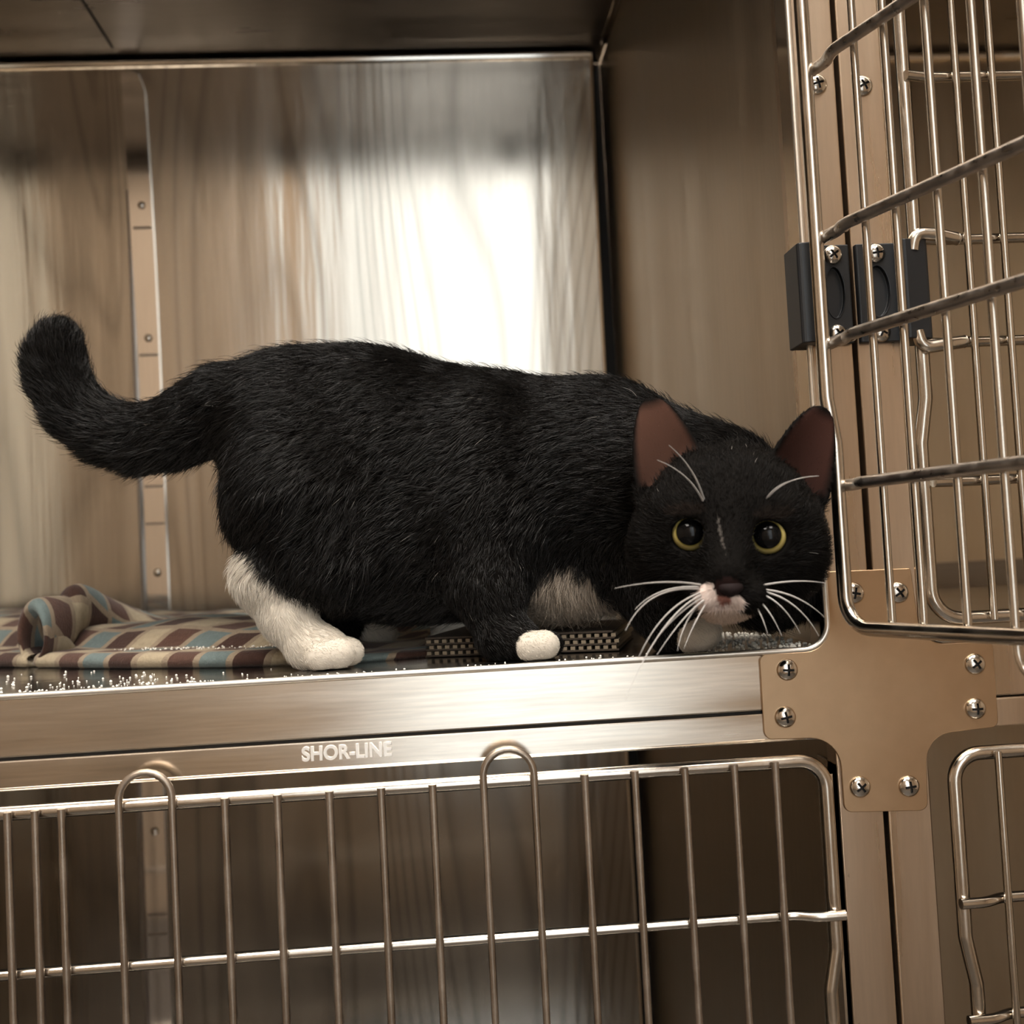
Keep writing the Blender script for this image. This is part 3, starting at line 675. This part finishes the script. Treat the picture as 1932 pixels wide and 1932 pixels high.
# mouth line
mc = [hd(1330,1146,-.040), hd(1370,1137,-.046), hd(1408,1148,-.040)]
for a, b in zip(mc[:-1], mc[1:]):
    sl, Xg = region(np.minimum(a,b)-.01, np.maximum(a,b)+.01); G[sl] = np.maximum(G[sl], -(d_prim(Xg, ('c',(a,b,.0011,.0011)))))
def surface_nets(G, lo, h):
    S = G < 0; nx, ny, nz = G.shape
    acc = np.zeros((nx-1, ny-1, nz-1, 3), np.float32); cnt = np.zeros((nx-1, ny-1, nz-1), np.int16)
    cs = [(0,0,0),(1,0,0),(0,1,0),(1,1,0),(0,0,1),(1,0,1),(0,1,1),(1,1,1)]
    mixed = np.zeros_like(cnt, bool); s0 = S[:-1,:-1,:-1]
    for c in cs[1:]: mixed |= (S[c[0]:nx-1+c[0], c[1]:ny-1+c[1], c[2]:nz-1+c[2]] != s0)
    idx = np.argwhere(mixed); n = len(idx); vi = -np.ones(mixed.shape, np.int32); vi[mixed] = np.arange(n)
    cv = np.stack([G[idx[:,0]+c[0], idx[:,1]+c[1], idx[:,2]+c[2]] for c in cs], 1)
    a = np.zeros((n,3)); m = np.zeros(n)
    for i in range(8):
        for j in range(i+1, 8):
            df = [cs[j][k]-cs[i][k] for k in range(3)]
            if sum(abs(x) for x in df) != 1: continue
            x = (cv[:,i] < 0) != (cv[:,j] < 0); t = np.where(x, cv[:,i]/np.where(x, cv[:,i]-cv[:,j], 1), 0)
            a += np.where(x, 1, 0)[:,None]*(np.array(cs[i])+t[:,None]*np.array(df)); m += x
    verts = lo+(idx+a/m[:,None])*h
    quads = []
    for axn in range(3):
        o1, o2 = [(1,2),(2,0),(0,1)][axn]
        sa = [slice(1,-1)]*3; sa[axn] = slice(0,-1); sb_ = [slice(1,-1)]*3; sb_[axn] = slice(1,None)
        A, B = S[tuple(sa)], S[tuple(sb_)]
        e = np.argwhere(A != B); base_ = e.copy(); 
        for k in range(3):
            if k != axn: base_[:,k] += 1
        fl = A[tuple(e.T)]
        def cell(d1, d2):
            q = base_.copy(); q[:,o1] -= d1; q[:,o2] -= d2; return vi[tuple(q.T)]
        q = np.stack([cell(0,0), cell(1,0), cell(1,1), cell(0,1)], 1)
        q[~fl] = q[~fl][:, ::-1]; quads.append(q)
    return verts, np.concatenate(quads)
CV, CQ = surface_nets(G, lo, HV)
# relax a little so that the grid steps vanish
def relax(V, Q, it, mask=None):
    e = np.concatenate([Q[:, [0,1]], Q[:, [1,2]], Q[:, [2,3]], Q[:, [3,0]]])
    for _ in range(it):
        s = np.zeros_like(V); c = np.bincount(e.ravel(), minlength=len(V)).astype(float)
        for k in range(3): s[:,k] = np.bincount(e[:,0], V[e[:,1],k], len(V))+np.bincount(e[:,1], V[e[:,0],k], len(V))
        V = V*.4+s/c[:,None]*.6
    return V
CV = relax(CV, CQ, 2); CV[:,2] = np.maximum(CV[:,2], .0006)
f1 = CV[CQ[:,2]]-CV[CQ[:,0]]; f2 = CV[CQ[:,3]]-CV[CQ[:,1]]; FN = np.cross(f1, f2); AR = np.linalg.norm(FN, axis=1)/2
VN = np.zeros_like(CV)
for k in range(4):
    for j in range(3): VN[:,j] += np.bincount(CQ[:,k], FN[:,j], len(CV))
VN /= np.linalg.norm(VN, axis=1)[:,None]+1e-12
# ---- colour, hair direction and hair length at every skin point
COLS = {'K': (.0052,.0046,.0041), 'W': (.60,.55,.47), 'B': (.30,.25,.20), 'H': (.0042,.0036,.0032)}
PAINT = [  # markings of the coat on the face
    (hd(1347,1130,-.046), (.0080,.014,.0075), (.74,.62,.56)), (hd(1383,1142,-.048), (.0055,.014,.0042), (.74,.62,.56)),
    (hd(1366,1160,-.030), (.0125,.016,.0060), (.55,.44,.36)), (hd(1368,1125,-.050), (.0030,.008,.0050), (.30,.14,.11)),
    (hd(1372,1108,-.050), (.0058,.007,.0048), (.022,.012,.011)),
    (hd(1292,962,-.034), (.0100,.012,.0028), (.012,.009,.0075)), (hd(1460,968,-.034), (.0100,.012,.0028), (.011,.0085,.007)),
    (hd(1362,1015,-.045), (.0005,.012,.0110), (.07,.062,.055))]
def attrs(Pq):
    n = len(Pq); W = np.zeros((len(PR), n), np.float32)
    for i, p in enumerate(PR): W[i] = d_prim(Pq, p)
    best = W.argmin(0)
    wt = np.exp(-(W-W.min(0))/.0035); wt /= wt.sum(0)
    wf = np.exp(-(W-W.min(0))/.012); wf /= wf.sum(0)
    cols = np.array([COLS[p[3]] for p in PR]); fl = np.array([p[4] for p in PR]); ln = np.array([p[5] for p in PR])
    jit = np.array([p[3] == 'W' for p in PR]).astype(float)@wt; 
    whitep = jit > .5; bp = (np.array([p[3] == 'B' for p in PR]).astype(float)@wt) > .45
    col = np.tile(np.array(COLS['K']), (n,1)); col[bp] = COLS['B']; col[whitep] = COLS['W']
    flow = (fl.T@wf).T; L = ln@wt
    head = (np.array([p[3] == 'H' for p in PR]).astype(float)@wt)
    rad = Pq-NOSE; rad /= np.linalg.norm(rad, axis=1)[:,None]+1e-9
    flow = flow*(1-head[:,None])+rad*head[:,None]
    for c, r, cc in PAINT:
        q = (Pq-c)/np.array(r); col[(q*q).sum(1) < 1] = cc
    inner = np.zeros(n, bool)
    for e in EARS:
        d, w_, rim, t = d_ear(Pq, e); on = (d < .0012) & (t > -.02); U = e[1]-e[0]; U = U/np.linalg.norm(U)
        flow[on] = U; L[on] = .0016
        i2 = on & (w_ > .0000)
        rf = np.clip(1-np.maximum((rim[i2]-.74)/.18, (t[i2]-.84)/.12), 0, 1)[:,None]; col[i2] = np.array(COLS['H'])*(1-rf)+rf*(np.array([.062,.031,.022]) if e is EARS[0] else np.array([.040,.018,.014]))*(.55+.8*np.clip(t[i2],0,1))[:,None]; inner |= i2
        L[i2] = .0009
    return col, flow, L, inner
VC, VF, VL, _ = attrs(CV)
cat = thing('cat', 'black and white cat crouching on the cage floor and looking at the viewer', 'cat', (float(CV[:,0].mean()), .07, 0))
CO = np.array(cat.location)
me = bpy.data.meshes.new('body'); me.from_pydata((CV-CO).tolist(), [], CQ.tolist()); me.update()
me.polygons.foreach_set('use_smooth', [True]*len(me.polygons))
ca = me.color_attributes.new('coat', 'FLOAT_COLOR', 'POINT'); ca.data.foreach_set('color', np.concatenate([VC, np.ones((len(VC),1))], 1).ravel().astype(np.float32))
def attr_mat(name, rough, spec, sheen=0, gain=1.0, sss=0):
    m, nt, b = nt_mat(name); a = node(nt, 'ShaderNodeAttribute'); a.attribute_name = 'coat'
    nt.links.new(a.outputs['Color'], b.inputs['Base Color']); b.inputs['Roughness'].default_value = rough; b.inputs['Specular IOR Level'].default_value = spec
    if name == 'cat_fur': nt.links.new(a.outputs['Alpha'], b.inputs['Specular IOR Level'])
    b.inputs['Sheen Weight'].default_value = sheen; return m
link('body', me, attr_mat('cat_skin', .85, .04), cat)
# ---- fur
def make_fur(count):
    pr = AR/AR.sum(); q = rng.choice(len(CQ), count, p=pr); u = rng.random(count); v = rng.random(count)
    c4 = [CV[CQ[q,k]] for k in range(4)]; w4 = [(1-u)*(1-v), u*(1-v), u*v, (1-u)*v]
    Pp = sum(c*w_[:,None] for c, w_ in zip(c4, w4)); Nn = sum(VN[CQ[q,k]]*w4[k][:,None] for k in range(4)); Nn /= np.linalg.norm(Nn, axis=1)[:,None]
    qs = CQ[q, rng.integers(0,4,count)]
    col, flow, L, inner = attrs(Pp)
    keep = np.ones(count, bool); hdm = np.linalg.norm(Pp-HC, axis=1) < .062
    for c, r in EYES: keep &= np.linalg.norm((Pp-c)/np.array([1,1,.95]), axis=1) > r+.0022
    keep &= ~(inner & (rng.random(count) < .85))
    nose = (np.linalg.norm((Pp-PAINT[4][0])/np.array(PAINT[4][1]), axis=1) < 1.05); keep &= ~nose
    keep &= Pp[:,2] > .0012
    Pp, Nn, col, flow, L, inner = [a[keep] for a in (Pp, Nn, col, flow, L, inner)]; n = len(Pp); gloss = np.where(hdm[keep], rng.uniform(0,.10,n), rng.uniform(0,1,n)**2*.62)
    # clumps share a deflection
    cell = np.floor(Pp/.0052).astype(np.int64); hsh = (cell[:,0]*73856093 ^ cell[:,1]*19349663 ^ cell[:,2]*83492791) % 8192
    tab = rng.normal(0, 1, (8192,3)); cell2 = np.floor(Pp/.013).astype(np.int64); h2 = (cell2[:,0]*73856093 ^ cell2[:,1]*19349663 ^ cell2[:,2]*83492791) % 8192
    d = flow+tab[hsh]*.17+tab[h2]*.12+rng.normal(0, .13, (n,3))
    T = d-Nn*(d*Nn).sum(1)[:,None]; T /= np.linalg.norm(T, axis=1)[:,None]+1e-9
    Ls = L*rng.uniform(.65,1.2,n); lift = rng.uniform(.22,.42,n)
    tuft = (rng.random(n) < .07) & (L > .006); lift = np.where(tuft, lift*1.9, lift); Ls = np.where(tuft, Ls*1.35, Ls)
    D0 = T*.75+Nn*lift[:,None]*1.6; D0 /= np.linalg.norm(D0, axis=1)[:,None]
    K = 5; pts = np.zeros((n,K,3), np.float32)
    for i in range(K):
        t = i/(K-1)
        pts[:,i] = Pp-Nn*.0002*(1-t)+(D0*t*(1-.45*t)+T*(.45*t*t)+np.array([0,0,-.10])*t*t)*Ls[:,None]
    pts[:,:,2] = np.maximum(pts[:,:,2], .0004)
    rw = np.where(L > .006, .000115, .000085)
    rad = np.stack([rw*s_ for s_ in (1,.95,.8,.55,.15)], 1).astype(np.float32)
    var = np.where(col[:,:1] < .05, rng.uniform(.35,2.6,n)[:,None], rng.uniform(.75,1.25,n)[:,None]); colv = np.clip(col*var, 0, .9)
    # a few stray white guard hairs in the black coat
    st = (rng.random(n) < .0010) & (col[:,0] < .05); colv[st] = (.35,.33,.30)
    hc = bpy.data.hair_curves.new('fur'); hc.add_curves([K]*n)
    hc.attributes['position'].data.foreach_set('vector', (pts-CO.astype(np.float32)).ravel())
    ra = hc.attributes.get('radius') or hc.attributes.new('radius', 'FLOAT', 'POINT'); ra.data.foreach_set('value', rad.ravel())
    cc = hc.attributes.new('coat', 'FLOAT_COLOR', 'CURVE'); cc.data.foreach_set('color', np.concatenate([colv, gloss[:,None]], 1).ravel().astype(np.float32))
    return hc
fur = link('fur', make_fur(FUR_N), attr_mat('cat_fur', .36, .24), cat); fur['kind'] = 'stuff'
# ---- eyes
def eye_mat():
    m, nt, b = nt_mat('cat_eye'); Ln = nt.links.new
    tc = node(nt, 'ShaderNodeTexCoord'); sx = node(nt, 'ShaderNodeSeparateXYZ'); Ln(tc.outputs['Object'], sx.inputs[0])
    cx = node(nt, 'ShaderNodeCombineXYZ'); Ln(sx.outputs['X'], cx.inputs['X']); Ln(sx.outputs['Z'], cx.inputs['Y'])
    ln = node(nt, 'ShaderNodeVectorMath', operation='LENGTH'); Ln(cx.outputs[0], ln.inputs[0])
    mr = node(nt, 'ShaderNodeMapRange'); Ln(ln.outputs['Value'], mr.inputs[0]); mr.inputs[1].default_value = 0; mr.inputs[2].default_value = .0090
    rp = node(nt, 'ShaderNodeValToRGB'); Ln(mr.outputs[0], rp.inputs[0]); e = rp.color_ramp.elements
    e[0].position = 0; e[0].color = (.004,.004,.004,1); e[1].position = 1; e[1].color = (.03,.02,.01,1)
    for p_, c_ in ((.69,(.004,.004,.004,1)),(.73,(.36,.29,.07,1)),(.80,(.56,.46,.18,1)),(.90,(.44,.35,.11,1)),(.96,(.03,.02,.01,1))):
        q = e.new(p_); q.color = c_
    Ln(rp.outputs[0], b.inputs['Base Color']); b.inputs['Roughness'].default_value = .5; b.inputs['Specular IOR Level'].default_value = 0; b.inputs['Coat Weight'].default_value = .6; b.inputs['Coat Roughness'].default_value = .02; b.inputs['Coat IOR'].default_value = 1.4
    return m
EM = eye_mat()
for c, r in EYES:
    bm = bmesh.new(); bmesh.ops.create_uvsphere(bm, u_segments=40, v_segments=28, radius=r)
    em = bpy.data.meshes.new('eye'); bm.to_mesh(em); bm.free(); em.polygons.foreach_set('use_smooth', [True]*len(em.polygons))
    o = link('eye', em, EM, cat); o.location = Vector(c)-Vector(CO)
    v = Vector(CAM)-Vector(c)+Vector((0,0,.05)); o.rotation_euler = Vector((0,-1,0)).rotation_difference(v.normalized()).to_euler()
    o['label'] = 'yellow-green eye with a wide black pupil'
nm = MB(); bm = bmesh.new(); bmesh.ops.create_uvsphere(bm, u_segments=20, v_segments=14, radius=1)
for v in bm.verts:
    x, y, z = v.co; wz = 1.0 if z > 0 else 1-.45*abs(x); v.co = (x*.0056*(1+.25*max(z,0)), y*.0040, z*.0040*wz)
n_me = bpy.data.meshes.new('nose'); bm.to_mesh(n_me); bm.free(); n_me.polygons.foreach_set('use_smooth', [True]*len(n_me.polygons))
no = link('nose', n_me, simple('nose_leather', (.014,.008,.008), .75, spec=.2), cat); no.location = Vector(hd(1379,1110,-.0485))-Vector(CO); no['label'] = 'dark brown nose'
# ---- whiskers
WM = simple('whisker_white', (.40,.38,.36), .4)
def whisker(pts, r=.00050, n=18, name='whisker'):
    P = [Vector(at(*p)) for p in pts]; q = []
    for i in range(n):                   # Bezier through control points
        t = i/(n-1); s_ = [p.copy() for p in P]
        while len(s_) > 1: s_ = [s_[k]*(1-t)+s_[k+1]*t for k in range(len(s_)-1)]
        q.append(s_[0])
    part(name, MB().tube(q, [r*(1-.8*(i/(n-1))**1.5) for i in range(n)], 6), WM, cat)
Y0 = HY-.040
for pts in [((1325,1104,Y0),(1250,1090,Y0-.02),(1160,1110,Y0-.03)), ((1326,1112,Y0),(1220,1100,Y0-.02),(1180,1190,Y0-.035)),
            ((1328,1116,Y0),(1250,1140,Y0-.02),(1205,1240,Y0-.04)), ((1330,1120,Y0),(1250,1150,Y0-.025),(1180,1320,Y0-.045)),
            ((1331,1124,Y0),(1265,1160,Y0-.02),(1222,1230,Y0-.03)), ((1334,1126,Y0),(1290,1160,Y0-.015),(1278,1228,Y0-.02)),
            ((1336,1128,Y0),(1295,1150,Y0-.015),(1240,1235,Y0-.03)), ((1338,1130,Y0),(1310,1170,Y0-.01),(1290,1225,Y0-.015)),
            ((1322,1108,Y0),(1240,1102,Y0-.01),(1198,1150,Y0-.02)),
            ((1420,1108,Y0),(1500,1090,Y0-.01),(1556,1100,Y0-.01)), ((1420,1112,Y0),(1500,1110,Y0-.01),(1556,1165,Y0-.01)),
            ((1418,1118,Y0),(1470,1120,Y0-.01),(1510,1195,Y0-.01)), ((1416,1122,Y0),(1450,1140,Y0-.01),(1475,1200,Y0-.01)),
            ((1414,1126,Y0),(1435,1150,Y0-.008),(1448,1195,Y0-.01)), ((1420,1114,Y0),(1500,1118,Y0-.01),(1545,1200,Y0-.01))]:
    whisker(pts)
for pts in [((1326,945,HY-.034),(1300,890,HY-.046),(1240,868,HY-.05)), ((1328,942,HY-.034),(1310,880,HY-.044),(1262,840,HY-.05)),
            ((1440,952,HY-.034),(1470,900,HY-.046),(1545,898,HY-.05)), ((1438,956,HY-.034),(1455,915,HY-.044),(1500,905,HY-.05))]:
    whisker(pts, .0005, name='brow_whisker')
